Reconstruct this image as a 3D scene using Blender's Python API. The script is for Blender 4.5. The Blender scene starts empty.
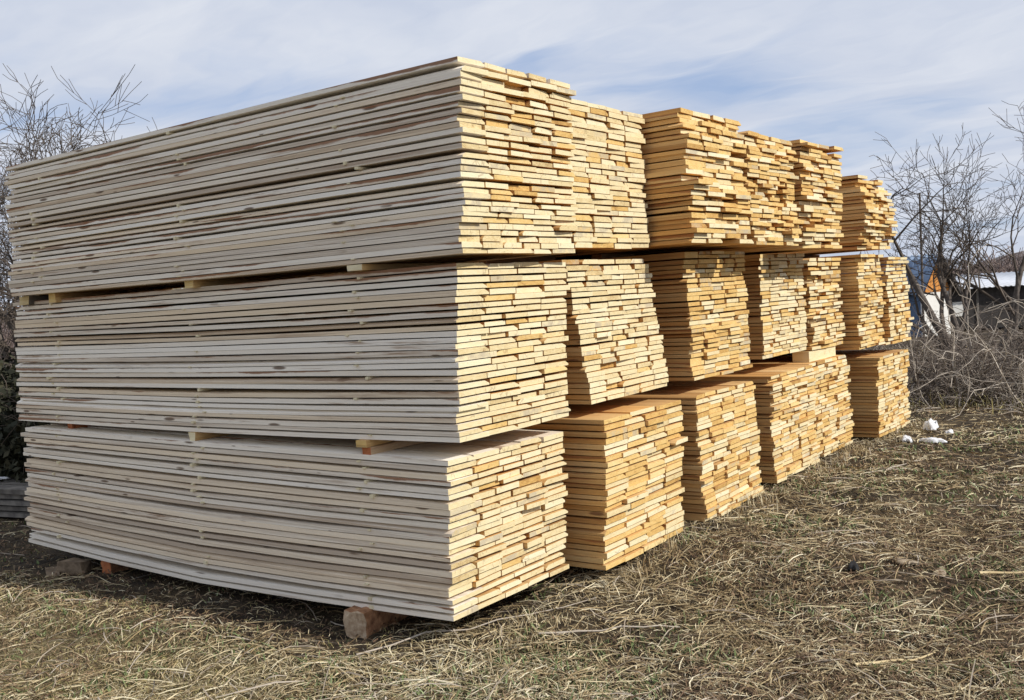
import bpy, math, random
import numpy as np
from mathutils import Vector

random.seed(7)
rng = np.random.default_rng(7)
R = math.radians
SC = bpy.context.scene
COL = SC.collection

# ------------------------------------------------------------------ camera
cam_d = bpy.data.cameras.new('camera')
cam = bpy.data.objects.new('camera', cam_d)
COL.objects.link(cam)
SC.camera = cam
F_PX, YAW, PITCH, ROLL = 1003.43, -0.6426, -0.0548, -0.0619
CAM = Vector((3.7624, -4.3609, 2.0311))
fwd = Vector((math.sin(YAW) * math.cos(PITCH), math.cos(YAW) * math.cos(PITCH), math.sin(PITCH)))
rgt = Vector((math.cos(YAW), -math.sin(YAW), 0))
upv = rgt.cross(fwd)
r2 = rgt * math.cos(ROLL) + upv * math.sin(ROLL)
u2 = upv * math.cos(ROLL) - rgt * math.sin(ROLL)
from mathutils import Matrix
M = Matrix((r2, u2, -fwd)).transposed().to_4x4()
M.translation = CAM
cam.matrix_world = M
cam_d.sensor_fit = 'HORIZONTAL'
cam_d.sensor_width = 36.0
cam_d.lens = 36.0 * F_PX / 1024.0
cam_d.clip_start = 0.05
cam_d.clip_end = 2000.0

# ------------------------------------------------------------------ light
SUN_AZ, SUN_EL = R(9.0), R(37.0)            # azimuth from +X towards +Y
sd = Vector((math.cos(SUN_AZ) * math.cos(SUN_EL), math.sin(SUN_AZ) * math.cos(SUN_EL), math.sin(SUN_EL)))
sun_d = bpy.data.lights.new('sun', 'SUN')
sun_d.energy = 4.0
sun_d.angle = R(0.6)
sun_d.color = (1.0, 0.95, 0.88)
sun = bpy.data.objects.new('sun', sun_d)
COL.objects.link(sun)
sun.rotation_euler = sd.to_track_quat('Z', 'Y').to_euler()
sun.location = (20, 5, 20)

SC.view_settings.view_transform = 'Standard'
SC.view_settings.look = 'None'
SC.view_settings.gamma = 1.0
SC.view_settings.exposure = 0.1


class NT:
    """small helper to wire shader nodes"""
    def __init__(self, tree):
        self.t = tree
    def n(self, typ, ins=None, **props):
        nd = self.t.nodes.new(typ)
        for k, v in props.items():
            setattr(nd, k, v)
        for k, v in (ins or {}).items():
            s = nd.inputs[k]
            if hasattr(v, 'is_output') or isinstance(v, bpy.types.NodeSocket):
                self.t.links.new(v, s)
            else:
                s.default_value = v
        return nd
    def math(self, op, a, b=0.0, clamp=False):
        return self.n('ShaderNodeMath', {0: a, 1: b}, operation=op, use_clamp=clamp).outputs[0]
    def vmath(self, op, a, b):
        return self.n('ShaderNodeVectorMath', {0: a, 1: b}, operation=op).outputs[0]
    def mix(self, f, a, b, blend='MIX'):
        nd = self.n('ShaderNodeMix', data_type='RGBA', blend_type=blend)
        for s, v in ((nd.inputs[0], f), (nd.inputs[6], a), (nd.inputs[7], b)):
            if isinstance(v, bpy.types.NodeSocket):
                self.t.links.new(v, s)
            else:
                s.default_value = v if not isinstance(v, tuple) else (*v, 1.0)[:4]
        return nd.outputs[2]
    def smooth(self, v, lo, hi):
        return self.n('ShaderNodeMapRange', {0: v, 1: lo, 2: hi, 3: 0.0, 4: 1.0}, interpolation_type='SMOOTHSTEP').outputs[0]
    def noise(self, vec, scale, detail=3.0, rough=0.55):
        return self.n('ShaderNodeTexNoise', {'Vector': vec, 'Scale': scale, 'Detail': detail, 'Roughness': rough}).outputs[0]
    def ramp(self, f, stops):
        nd = self.n('ShaderNodeValToRGB', {0: f})
        el = nd.color_ramp.elements
        while len(el) < len(stops):
            el.new(0.5)
        for e, (p, c) in zip(el, stops):
            e.position = p
            e.color = (*c, 1.0)
        return nd.outputs[0]


world = bpy.data.worlds.new('World')
SC.world = world
world.use_nodes = True
wt = NT(world.node_tree)
world.node_tree.nodes.clear()
sky = wt.n('ShaderNodeTexSky', sky_type='NISHITA', sun_disc=False, sun_elevation=SUN_EL,
           sun_rotation=math.pi / 2 - SUN_AZ, air_density=1.0, dust_density=0.6, ozone_density=1.5)
gen = wt.n('ShaderNodeTexCoord').outputs['Generated']
sep = wt.n('ShaderNodeSeparateXYZ', {0: gen})
zden = wt.math('ADD', wt.math('MAXIMUM', sep.outputs[2], 0.0), 0.16)
px = wt.math('DIVIDE', sep.outputs[0], zden)
py = wt.math('DIVIDE', sep.outputs[1], zden)
# cloud sheet drawn out along the wind
sheet = wt.n('ShaderNodeCombineXYZ', {0: px, 1: py, 2: 0.0}).outputs[0]
mp = wt.n('ShaderNodeMapping', {'Vector': sheet, 'Rotation': (0, 0, R(-38)), 'Scale': (0.7, 1.5, 1.0), 'Location': (0.2, 7.4, 0)}).outputs[0]
warp = wt.noise(mp, 1.2, 4, 0.55)
mpw = wt.vmath('ADD', mp, wt.n('ShaderNodeCombineXYZ', {0: warp, 1: warp, 2: 0.0}).outputs[0])
cl = wt.noise(mpw, 1.15, 6, 0.52)
cov = wt.smooth(cl, 0.24, 0.52)
body = wt.noise(mpw, 2.6, 5, 0.55)
ccol = wt.ramp(body, [(0.28, (5.3, 5.9, 7.2)), (0.72, (7.0, 7.35, 8.1))])
skyc = wt.mix(0.62, sky.outputs[0], (3.7, 4.9, 7.7))
csky = wt.mix(cov, skyc, ccol)
bg = wt.n('ShaderNodeBackground', {'Color': csky, 'Strength': 0.098})
wo = wt.n('ShaderNodeOutputWorld', {'Surface': bg.outputs[0]})


# ------------------------------------------------------------------ materials
def material(name, rough=0.85):
    m = bpy.data.materials.new(name)
    m.use_nodes = True
    t = NT(m.node_tree)
    b = m.node_tree.nodes['Principled BSDF']
    b.inputs['Roughness'].default_value = rough
    b.inputs['Specular IOR Level'].default_value = 0.25
    return m, t, b


def link(t, out, b, name):
    t.t.links.new(out, b.inputs[name])


def bump(t, b, h, strength, dist):
    bn = t.n('ShaderNodeBump', {'Height': h, 'Strength': strength, 'Distance': dist})
    link(t, bn.outputs[0], b, 'Normal')


def plain(name, c1, c2, scale=6.0, rough=0.85, bmp=0.0):
    m, t, b = material(name, rough)
    co = t.n('ShaderNodeTexCoord').outputs['Object']
    n = t.noise(co, scale, 5, 0.6)
    link(t, t.ramp(n, [(0.3, c1), (0.7, c2)]), b, 'Base Color')
    if bmp:
        bump(t, b, n, bmp, 0.02)
    return m


def plank_coords(t, lx=4.9, ly=0.22):
    """object space of the unit plank brought to metres and shifted per plank"""
    co = t.n('ShaderNodeTexCoord').outputs['Object']
    oi = t.n('ShaderNodeObjectInfo')
    v = t.vmath('MULTIPLY', co, (lx, ly, 1.0))
    off = t.math('MULTIPLY', oi.outputs['Random'], 173.0)
    offv = t.n('ShaderNodeCombineXYZ', {0: off, 1: t.math('MULTIPLY', off, 0.37), 2: t.math('MULTIPLY', off, 0.71)}).outputs[0]
    return co, t.vmath('ADD', v, offv), oi


def side_material(name, a, b_, c_, bark, knot, dirt, tan):
    """long-grain face: streaks, knots, wane along an edge.  object colour: r tone, g wane, b stain"""
    m, t, b = material(name, 0.82)
    co, v, oi = plank_coords(t)
    oc = t.n('ShaderNodeSeparateColor', {0: oi.outputs['Color']})
    sv = t.vmath('MULTIPLY', v, (1.1, 40.0, 150.0))
    grain = t.noise(sv, 1.0, 5, 0.7)
    sv2 = t.vmath('MULTIPLY', v, (0.5, 5.0, 11.0))
    broad = t.noise(sv2, 1.0, 3, 0.5)
    tone = t.math('ADD', t.math('SUBTRACT', t.math('MULTIPLY', grain, 1.0), 0.25), t.math('ADD', t.math('MULTIPLY', broad, 0.5), t.math('MULTIPLY', t.math('SUBTRACT', oc.outputs[0], 0.5), 0.6)))
    colr = t.ramp(tone, [(0.22, a), (0.5, b_), (0.78, c_)])
    hue = t.smooth(t.math('FRACT', t.math('MULTIPLY', oi.outputs['Random'], 31.0)), 0.35, 0.95)
    colr = t.mix(t.math('MULTIPLY', hue, t.math('ADD', 0.35, broad)), colr, tan, 'MULTIPLY')
    # knots
    kv = t.vmath('MULTIPLY', v, (2.6, 6.0, 13.0))
    vo = t.n('ShaderNodeTexVoronoi', {'Vector': kv, 'Scale': 1.0, 'Randomness': 1.0}, feature='F1')
    ksz = t.n('ShaderNodeSeparateColor', {0: vo.outputs['Color']}).outputs[0]
    km = t.math('SUBTRACT', 1.0, t.smooth(t.math('DIVIDE', vo.outputs['Distance'], t.math('ADD', 0.25, ksz)), 0.10, 0.19))
    pick = t.smooth(t.noise(t.vmath('MULTIPLY', v, (0.8, 0.8, 0.8)), 1.0, 0), 0.45, 0.55)
    colr = t.mix(t.math('MULTIPLY', t.math('MULTIPLY', km, pick), 0.85), colr, knot)
    # wane along one edge
    sz = t.n('ShaderNodeSeparateXYZ', {0: co})
    nz = t.n('ShaderNodeSeparateXYZ', {0: t.n('ShaderNodeTexCoord').outputs['Normal']}).outputs[2]
    upr = t.math('MULTIPLY', t.math('SUBTRACT', 1.0, t.smooth(t.math('ABSOLUTE', nz), 0.6, 0.9)), 0.88)
    wob = t.noise(t.vmath('MULTIPLY', v, (0.55, 0.0, 2.0)), 1.0, 6, 0.62)
    edge = t.math('ADD', t.math('SUBTRACT', t.math('MULTIPLY', sz.outputs[2], 34.0), 1.05), t.math('MULTIPLY', t.math('SUBTRACT', wob, 0.47), 6.0))
    wm = t.math('MULTIPLY', t.smooth(edge, 0.0, 0.35), t.math('MULTIPLY', oc.outputs[1], upr))
    fib = t.noise(t.vmath('MULTIPLY', v, (6.0, 30.0, 70.0)), 1.0, 4, 0.7)
    bk = t.mix(fib, bark, tuple(x * 2.3 for x in bark))
    colr = t.mix(wm, colr, bk)
    # dirt and weather streaks
    st = t.smooth(t.noise(t.vmath('MULTIPLY', v, (0.7, 3.0, 14.0)), 1.0, 5, 0.7), 0.57, 0.68)
    colr = t.mix(t.math('MULTIPLY', st, t.math('ADD', 0.35, t.math('MULTIPLY', oc.outputs[2], 0.6))), colr, dirt)
    link(t, colr, b, 'Base Color')
    bump(t, b, grain, 0.35, 0.004)
    return m


def end_material(name, stops, dark):
    m, t, b = material(name, 0.85)
    co, v, oi = plank_coords(t)
    oc = t.n('ShaderNodeSeparateColor', {0: oi.outputs['Color']})
    vv = t.vmath('MULTIPLY', v, (0.0, 1.0, 1.0))
    sp = t.n('ShaderNodeSeparateXYZ', {0: co})
    rnd = t.math('MULTIPLY', oi.outputs['Random'], 6.28)
    # growth rings round a pith that lies off the board
    yy = t.math('SUBTRACT', t.math('MULTIPLY', sp.outputs[1], 0.22), t.math('ADD', 0.11, t.math('MULTIPLY', t.math('SINE', t.math('MULTIPLY', rnd, 7.0)), 0.09)))
    zz = t.math('ADD', sp.outputs[2], t.math('ADD', 0.05, t.math('MULTIPLY', t.math('FRACT', t.math('MULTIPLY', rnd, 5.0)), 0.10)))
    rad = t.math('SQRT', t.math('ADD', t.math('MULTIPLY', yy, yy), t.math('MULTIPLY', zz, zz)))
    rad = t.math('ADD', rad, t.math('MULTIPLY', t.noise(vv, 18.0, 2), 0.012))
    ring = t.math('ADD', 0.5, t.math('MULTIPLY', t.math('SINE', t.math('MULTIPLY', rad, 700.0)), 0.5))
    big = t.noise(vv, 9.0, 4, 0.65)
    fine = t.noise(t.vmath('MULTIPLY', v, (0.0, 0.55, 2.2)), 55.0, 4, 0.75)
    tone = t.math('ADD', t.math('MULTIPLY', big, 0.55), t.math('ADD', t.math('MULTIPLY', t.math('SUBTRACT', oc.outputs[0], 0.5), 0.62), t.math('ADD', t.math('MULTIPLY', t.math('SUBTRACT', fine, 0.17), 0.85), t.math('MULTIPLY', t.math('SUBTRACT', ring, 0.3), 0.16))))
    colr = t.ramp(tone, stops)
    blot = t.smooth(t.noise(vv, 15.0, 4, 0.7), 0.62, 0.74)
    colr = t.mix(t.math('MULTIPLY', blot, t.math('ADD', 0.22, t.math('MULTIPLY', oc.outputs[2], 0.7))), colr, dark)
    gm = t.smooth(t.math('FRACT', t.math('MULTIPLY', oi.outputs['Random'], 57.0)), 0.88, 0.92)
    colr = t.mix(t.math('MULTIPLY', gm, t.math('MULTIPLY', t.smooth(big, 0.4, 0.6), 0.7)), colr, (0.42, 0.36, 0.26))
    # drying checks: short dark cracks that run in from the faces
    ck = t.n('ShaderNodeTexVoronoi', {'Vector': t.vmath('MULTIPLY', v, (0.0, 26.0, 9.0)), 'Scale': 1.0, 'Randomness': 1.0}, feature='DISTANCE_TO_EDGE')
    cm = t.math('MULTIPLY', t.math('SUBTRACT', 1.0, t.smooth(ck.outputs['Distance'], 0.015, 0.06)), t.smooth(t.noise(vv, 11.0, 2), 0.54, 0.62))
    colr = t.mix(t.math('MULTIPLY', cm, 0.35), colr, (0.13, 0.075, 0.035))
    link(t, colr, b, 'Base Color')
    bump(t, b, fine, 0.5, 0.004)
    return m


M_WEATHER = side_material('weathered_plank_side', (0.53, 0.44, 0.34), (0.82, 0.745, 0.625), (0.91, 0.86, 0.765),
                          (0.15, 0.062, 0.024), (0.10, 0.05, 0.024), (0.33, 0.215, 0.135), (0.96, 0.86, 0.72))
M_FRESH = side_material('fresh_plank_side', (0.42, 0.23, 0.085), (0.63, 0.40, 0.165), (0.75, 0.53, 0.255),
                        (0.20, 0.08, 0.03), (0.18, 0.08, 0.04), (0.42, 0.23, 0.09), (1.0, 0.86, 0.66))
M_END = end_material('plank_end_grain', [(0.06, (0.34, 0.21, 0.085)), (0.32, (0.61, 0.475, 0.24)), (0.54, (0.71, 0.595, 0.345)), (0.95, (0.79, 0.71, 0.49))],
                     (0.24, 0.12, 0.045))
M_END_AMBER = end_material('amber_plank_end_grain', [(0.12, (0.30, 0.15, 0.045)), (0.42, (0.58, 0.36, 0.115)), (0.62, (0.69, 0.475, 0.18)), (0.95, (0.76, 0.60, 0.30))],
                           (0.19, 0.08, 0.03))
M_BEARER = side_material('bearer_side', (0.30, 0.17, 0.09), (0.50, 0.33, 0.19), (0.62, 0.46, 0.29),
                         (0.18, 0.08, 0.04), (0.15, 0.08, 0.05), (0.25, 0.15, 0.09), (0.9, 0.8, 0.7))
M_REDEND = plain('reddish_timber', (0.30, 0.085, 0.03), (0.52, 0.20, 0.08), 16, 0.85, 0.3)
M_RAWRED = plain('raw_red_timber', (0.16, 0.07, 0.035), (0.50, 0.27, 0.14), 22, 0.9, 0.6)
M_PALEEND = plain('pale_dirty_end', (0.30, 0.19, 0.11), (0.58, 0.46, 0.32), 30, 0.9, 0.5)
M_BROWNWOOD = plain('brown_old_wood', (0.10, 0.07, 0.045), (0.30, 0.225, 0.15), 14, 0.9, 0.5)
M_GREYWOOD = plain('grey_old_wood', (0.10, 0.09, 0.08), (0.26, 0.235, 0.20), 9, 0.9, 0.4)


# ------------------------------------------------------------------ object helpers
def mesh_from(name, verts, faces, mats=(), mat_index=None, smooth=False):
    me = bpy.data.meshes.new(name)
    me.from_pydata([tuple(v) for v in verts], [], faces)
    for m in mats:
        me.materials.append(m)
    if mat_index is not None:
        me.polygons.foreach_set('material_index', mat_index)
    if smooth:
        me.polygons.foreach_set('use_smooth', [True] * len(me.polygons))
    me.update()
    return me


def fast_mesh(name, V, Q, mats=(), mi=None, smooth=False):
    """V (n,3) floats, Q (m,4) quads"""
    me = bpy.data.meshes.new(name)
    n, m = len(V), len(Q)
    me.vertices.add(n)
    me.vertices.foreach_set('co', np.asarray(V, np.float32).ravel())
    me.loops.add(m * 4)
    me.loops.foreach_set('vertex_index', np.asarray(Q, np.int32).ravel())
    me.polygons.add(m)
    me.polygons.foreach_set('loop_start', np.arange(0, m * 4, 4, dtype=np.int32))
    me.polygons.foreach_set('loop_total', np.full(m, 4, np.int32))
    for x in mats:
        me.materials.append(x)
    if mi is not None:
        me.polygons.foreach_set('material_index', np.asarray(mi, np.int32))
    if smooth:
        me.polygons.foreach_set('use_smooth', np.ones(m, bool))
    me.update(calc_edges=True)
    me.validate()
    return me


def put(name, me, parent=None, loc=(0, 0, 0), rot=(0, 0, 0), scale=(1, 1, 1)):
    o = bpy.data.objects.new(name, me)
    COL.objects.link(o)
    o.location = loc
    o.rotation_euler = rot
    o.scale = scale
    if parent:
        o.parent = parent
    return o


def tag(o, label, cat, group=None):
    o['label'] = label
    o['category'] = cat
    if group:
        o['group'] = group
    return o


def thing(name, label, cat, loc=(0, 0, 0), rotz=0.0, group=None):
    o = put(name, None, None, loc, (0, 0, rotz))
    o.empty_display_size = 0.1
    return tag(o, label, cat, group)


def kind(o, k):
    o['kind'] = k
    return o


def box_data(x0, x1, y0, y1, z0, z1):
    v = [(x0, y0, z0), (x1, y0, z0), (x1, y1, z0), (x0, y1, z0), (x0, y0, z1), (x1, y0, z1), (x1, y1, z1), (x0, y1, z1)]
    f = [(0, 3, 2, 1), (4, 5, 6, 7), (0, 1, 5, 4), (1, 2, 6, 5), (2, 3, 7, 6), (3, 0, 4, 7)]
    return v, f


def box_mesh(name, dims, mats, jitter=0.0):
    """dims centred in x, y from z=0; jitter roughs the corners"""
    x, y, z = dims
    v, f = box_data(-x / 2, x / 2, -y / 2, y / 2, 0, z)
    v = [(a + random.uniform(-jitter, jitter), b + random.uniform(-jitter, jitter), c + random.uniform(-jitter, jitter)) for a, b, c in v]
    me = mesh_from(name, v, f, mats)
    return me


# ------------------------------------------------------------------ ground
def smst(x, a, b):
    t = np.clip((x - a) / (b - a), 0, 1)
    return t * t * (3 - 2 * t)


def lattice(x, y, s, seed):
    """value noise"""
    x = np.asarray(x, float) * s
    y = np.asarray(y, float) * s
    xi, yi = np.floor(x), np.floor(y)
    fx, fy = x - xi, y - yi
    fx, fy = fx * fx * (3 - 2 * fx), fy * fy * (3 - 2 * fy)
    def h(a, b):
        q = np.sin(a * 127.1 + b * 311.7 + seed * 74.7) * 43758.5453
        return q - np.floor(q)
    return (h(xi, yi) * (1 - fx) + h(xi + 1, yi) * fx) * (1 - fy) + (h(xi, yi + 1) * (1 - fx) + h(xi + 1, yi + 1) * fx) * fy


def ground_h(x, y):
    x = np.asarray(x, float)
    y = np.asarray(y, float)
    h = 0.09 * smst(y, 0.9, 2.6) * (1 - smst(y, 9.5, 13))
    d = np.hypot(x - 3.7, y + 4.3)
    near = 1 - smst(d, 14, 30)
    h = h + near * ((lattice(x, y, 0.8, 1) - 0.5) * 0.05 + (lattice(x, y, 3.1, 2) - 0.5) * 0.035 + (lattice(x, y, 9.0, 3) - 0.5) * 0.022)
    h = h - 0.8 * smst(y, 18, 38) + (lattice(x, y, 0.06, 5) - 0.5) * 0.8 * smst(d, 25, 60)
    # small bank of soil in front of the grey side
    h = h + 0.05 * np.exp(-((y + 0.75) / 0.35) ** 2) * smst(-x, -0.3, 0.8) * near
    return h


def build_ground():
    n = 330
    s = np.linspace(-1, 1, n)
    w = np.sinh(s * 5.6) / np.sinh(5.6) * 420
    X, Y = np.meshgrid(w + 0.6, w + 1.5, indexing='ij')
    Z = ground_h(X, Y)
    V = np.stack([X, Y, Z], -1).reshape(-1, 3)
    i = np.arange(n * n).reshape(n, n)
    Q = np.stack([i[:-1, :-1], i[1:, :-1], i[1:, 1:], i[:-1, 1:]], -1).reshape(-1, 4)
    m, t, b = material('field_soil', 0.95)
    co = t.n('ShaderNodeTexCoord').outputs['Object']
    n1 = t.noise(co, 0.9, 6, 0.6)
    n2 = t.noise(co, 9.0, 6, 0.7)
    n3 = t.noise(co, 60.0, 4, 0.7)
    f = t.math('ADD', t.math('MULTIPLY', n1, 0.35), t.math('ADD', t.math('MULTIPLY', n2, 0.4), t.math('MULTIPLY', n3, 0.3)))
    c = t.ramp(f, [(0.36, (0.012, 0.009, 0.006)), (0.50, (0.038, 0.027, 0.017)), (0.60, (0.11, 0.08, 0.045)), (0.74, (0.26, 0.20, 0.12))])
    pos = t.n('ShaderNodeSeparateXYZ', {0: co})
    sand = t.math('MULTIPLY', t.smooth(t.math('ADD', pos.outputs[0], t.math('MULTIPLY', n2, 1.2)), 1.0, -0.4), t.smooth(t.math('ADD', pos.outputs[1], t.math('MULTIPLY', n2, 0.5)), -0.3, -0.75))
    c = t.mix(t.math('MULTIPLY', sand, 0.62), c, t.ramp(f, [(0.36, (0.10, 0.075, 0.035)), (0.5, (0.25, 0.20, 0.095)), (0.66, (0.42, 0.36, 0.19))]))
    gr = t.smooth(t.noise(co, 1.7, 4, 0.6), 0.56, 0.68)
    c = t.mix(t.math('MULTIPLY', gr, 0.3), c, (0.075, 0.075, 0.03))
    link(t, c, b, 'Base Color')
    bump(t, b, t.math('ADD', n2, t.math('MULTIPLY', n3, 0.6)), 0.9, 0.03)
    o = put('ground', fast_mesh('ground', V, Q, [m], smooth=True))
    kind(o, 'structure')


build_ground()

# ------------------------------------------------------------------ planks
PL_T = 0.034
SEG = 4


def unit_plank(sag, wave, skew, cut, mats):
    """x from -1 (far end) to 0 (near end), y from 0 to 1, z real metres; cut: a waney upper edge"""
    V, F, MI = [], [], []
    ph = random.uniform(0, 6.28)
    if cut == 1:
        prof = [(0, 0), (1, 0), (1, PL_T * 0.35), (0.86, PL_T), (0, PL_T)]
    elif cut == 2:
        prof = [(0, 0), (1, 0), (1, PL_T), (0.12, PL_T), (0, PL_T * 0.45)]
    else:
        prof = [(0, 0), (1, 0), (1, PL_T), (0, PL_T)]
    n = len(prof)
    for i in range(SEG + 1):
        t = i / SEG
        z = -sag * math.sin(math.pi * min(max((t - 0.05) / 0.9, 0), 1)) + wave * math.sin(t * 5.2 + ph)
        for y, pz in prof:
            V.append((-t + (skew * (1 - 2 * y) if i in (0, SEG) else 0), y, z + pz))
    for i in range(SEG):
        a, b = i * n, i * n + n
        for k in range(n):
            k2 = (k + 1) % n
            F.append((a + k, b + k, b + k2, a + k2))
            MI.append(0)
    F.append(tuple(range(n)))
    MI.append(1)
    e = SEG * n
    F.append(tuple(range(e + n - 1, e - 1, -1)))
    MI.append(1)
    return mesh_from('plank', V, F, mats, MI)


POOL = {}


def plank_mesh(matkey, sag_cm):
    key = (matkey, sag_cm)
    if key not in POOL:
        mats = {'w': (M_WEATHER, M_END), 'f': (M_FRESH, M_END), 'a': (M_FRESH, M_END_AMBER)}[matkey]
        POOL[key] = [unit_plank(sag_cm / 100, 0.0042 if k else 0.0, random.uniform(-0.0013, 0.0013), (0, 0, 0, 0, 0, 0, 1, 1, 2)[k], mats) for k in range(9)]
    return random.choice(POOL[key])


LATH = box_mesh('spacer_lath', (0.028, 1.0, 1.0), [M_END])
STATIONS = (-0.66, -2.32, -4.2)


def bundle(label, x0, y0, zb, zt, W, dx=0.0, dy=0.0, yaw=0.0, L=4.9, layers=25, across=5, rag=0.012, lean=None,
           weather=False, amber=0.0, sag=0.0, rise=0.0, laths=False, missing=0.0, jut=0.03, top_loss=0.0, name='plank_bundle'):
    root = thing(name, label, 'lumber stack', (x0, y0, zb), yaw, 'sawn plank stacks piled three high')
    H = zt - zb
    # layer thicknesses and gaps
    layers = int(round(layers * 1.09))
    th = [random.choice((0.84, 0.95, 1.0, 1.0, 1.06, 1.16)) for _ in range(layers)]
    gp = [random.choice((0.10, 0.13, 0.16)) if random.random() < 0.5 else random.choice((0.20, 0.26, 0.32, 0.42)) for k in range(layers)]
    if weather:
        gp = [g * 1.5 for g in gp]
    tot = sum(th) + sum(gp[:-1])
    unit = H / tot
    z = 0.0
    drift_x = drift_y = 0.0
    for k in range(layers):
        t = k / max(layers - 1, 1)
        tz = th[k] * unit
        drift_x += random.uniform(-rag, rag) * 0.8
        drift_x *= 0.8
        drift_y = drift_y * 0.7 + random.uniform(-1, 1) * rag * 0.8
        lx = dx * t + drift_x
        ly = dy * t + drift_y
        if lean:
            lx += lean(t)[0]
            ly += lean(t)[1]
        na = across + random.choice((0, 0, 0, 0, 0, 0, 0, 1, -1))
        ws = [random.uniform(0.86, 1.14) for _ in range(na)]
        wsum = sum(ws)
        full = W + random.uniform(-0.02, 0.02)
        y = 0.0
        sag_cm = int(round(sag * 100 * (1 - t) ** 0.9)) if sag else 0
        for j in range(na):
            w = ws[j] / wsum * full
            g = random.choice((0.003, 0.005, 0.008, 0.012)) + (0.008 if k == layers - 1 else 0)
            drop = random.random() < missing * (0.4 + 0.6 * t) and 0 < j
            if top_loss and t > 0.93 and random.random() < top_loss and j > 0:
                drop = True
            if not drop:
                outer_face = weather and (j == 0)
                mk = 'w' if outer_face or (weather and k == layers - 1) else ('a' if random.random() < amber else 'f')
                me = plank_mesh(mk, sag_cm)
                jx = random.gauss(0, rag * 0.55)
                if random.random() < 0.07:
                    jx += random.choice((-1, 1)) * jut * random.uniform(0.3, 0.9)
                if j == 0 and weather:
                    jx = max(-0.02, min(0.02, jx))
                o = put('plank', me, root, (lx + jx, ly + y, z + random.uniform(0, gp[k] * unit * 0.3)), (0, rise * t / L, random.uniform(-0.0012, 0.0012)),
                        (L * random.uniform(0.992, 1.008), w - g, tz / PL_T))
                tone = min(1, max(0, random.gauss(0.5, 0.2)))
                o.color = (tone, 1.0 if random.random() < 0.6 else 0.0, 1.0 if random.random() < 0.22 else 0.2, 1)
            y += w
        if laths and k < layers - 1 and gp[k] > 0.14:
            for s in STATIONS:
                if random.random() < 0.5:
                    gz = gp[k] * unit
                    xx = (s + 0.0) + random.gauss(0, 0.05) - x0
                    zz = z + tz + rise * t * (-s / L) - (sag * (1 - t) ** 0.9 * 0.55 if sag else 0)
                    put('spacer_lath', LATH, root, (xx, ly + 0.1 + random.uniform(-0.012, 0.004), zz - 0.001), (0, 0, random.uniform(-0.05, 0.05)),
                        (random.uniform(0.7, 1.2), 0.22, gz + 0.002))
        z += (th[k] + gp[k]) * unit
    return root


def lean_b2(t):
    return (0.0, -0.10 * (1 - t) * 0)


# lowest tier
bundle('grey weathered front stack at the bottom of the near corner, sagging onto two bearers', 0.0, -0.05, 0.165, 1.10, 1.21,
       dx=0.02, dy=0.0, yaw=0.004, L=4.72, layers=21, rise=0.055, across=5, weather=True, sag=0.07, laths=True, rag=0.010, amber=0.1)
bundle('bottom stack of yellow plank ends, second from the near corner, with an amber side', 0.18, 1.34, 0.12, 1.15, 1.19,
       dx=0.03, dy=0.02, yaw=0.02, L=4.9, layers=24, across=4, rag=0.012, amber=0.6)
bundle('bottom stack of plank ends third from the near corner, with a bulging lower edge', 0.20, 2.83, 0.13, 1.14, 1.20,
       dx=-0.03, dy=0.0, yaw=0.02, L=4.9, layers=26, across=5, rag=0.014, amber=0.6)
bundle('bottom stack of plank ends fourth from the near corner, with an exposed flat top', 0.12, 4.47, 0.13, 1.13, 1.17,
       yaw=0.01, L=4.9, layers=26, across=5, rag=0.016, amber=0.5)
bundle('bottom stack of plank ends fifth along, carrying a squared beam on top', 0.06, 5.68, 0.13, 1.13, 1.22,
       yaw=0.01, L=4.9, layers=24, across=5, rag=0.02, amber=0.45)
bundle('farthest bottom stack, beside the scraps of white plastic on the grass', 0.22, 7.36, 0.12, 1.05, 1.24,
       yaw=0.0, L=4.9, layers=23, across=6, rag=0.016, amber=0.5)
# middle tier
bundle('grey weathered middle stack of the near corner, between two other grey-sided stacks', 0.09, -0.004, 1.21, 2.225, 1.14,
       dx=0.035, dy=0.02, L=4.95, layers=25, across=4, weather=True, sag=0.02, laths=True, rag=0.010, amber=0.1)
bundle('middle stack of pale plank ends leaning to one side, second from the near corner', 0.08, 1.43, 1.25, 2.24, 1.19,
       dx=-0.05, dy=-0.17, yaw=0.02, L=4.9, layers=25, across=5, rag=0.010, amber=0.05)
bundle('middle stack of orange plank ends with a broad brown side, third from the near corner', 0.10, 2.94, 1.25, 2.29, 1.16,
       dx=-0.02, dy=-0.03, yaw=0.0, L=4.9, layers=27, across=5, rag=0.016, amber=0.75)
bundle('middle stack of pale plank ends fourth from the near corner, over the dark wedge-shaped gap', -0.04, 4.72, 1.27, 2.27, 1.15,
       yaw=0.0, L=4.9, layers=26, across=5, rag=0.012, amber=0.25)
bundle('narrow middle stack fifth along, its lowest layers jutting out over the squared beam', -0.02, 5.98, 1.25, 2.22, 1.00,
       dx=0.0, dy=0.0, yaw=0.0, L=4.9, layers=22, across=4, rag=0.03, amber=0.45)
bundle('middle stack sixth along with a dark brown side, above the farthest bottom stack', 0.12, 7.06, 1.17, 2.24, 0.90,
       dx=0.03, yaw=0.0, L=4.9, layers=26, across=4, rag=0.02, amber=0.6)
bundle('last middle stack at the far end, in front of the blue shed', 0.19, 8.0, 1.15, 2.20, 0.88,
       yaw=0.0, L=4.9, layers=22, across=4, rag=0.02, amber=0.4)
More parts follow.
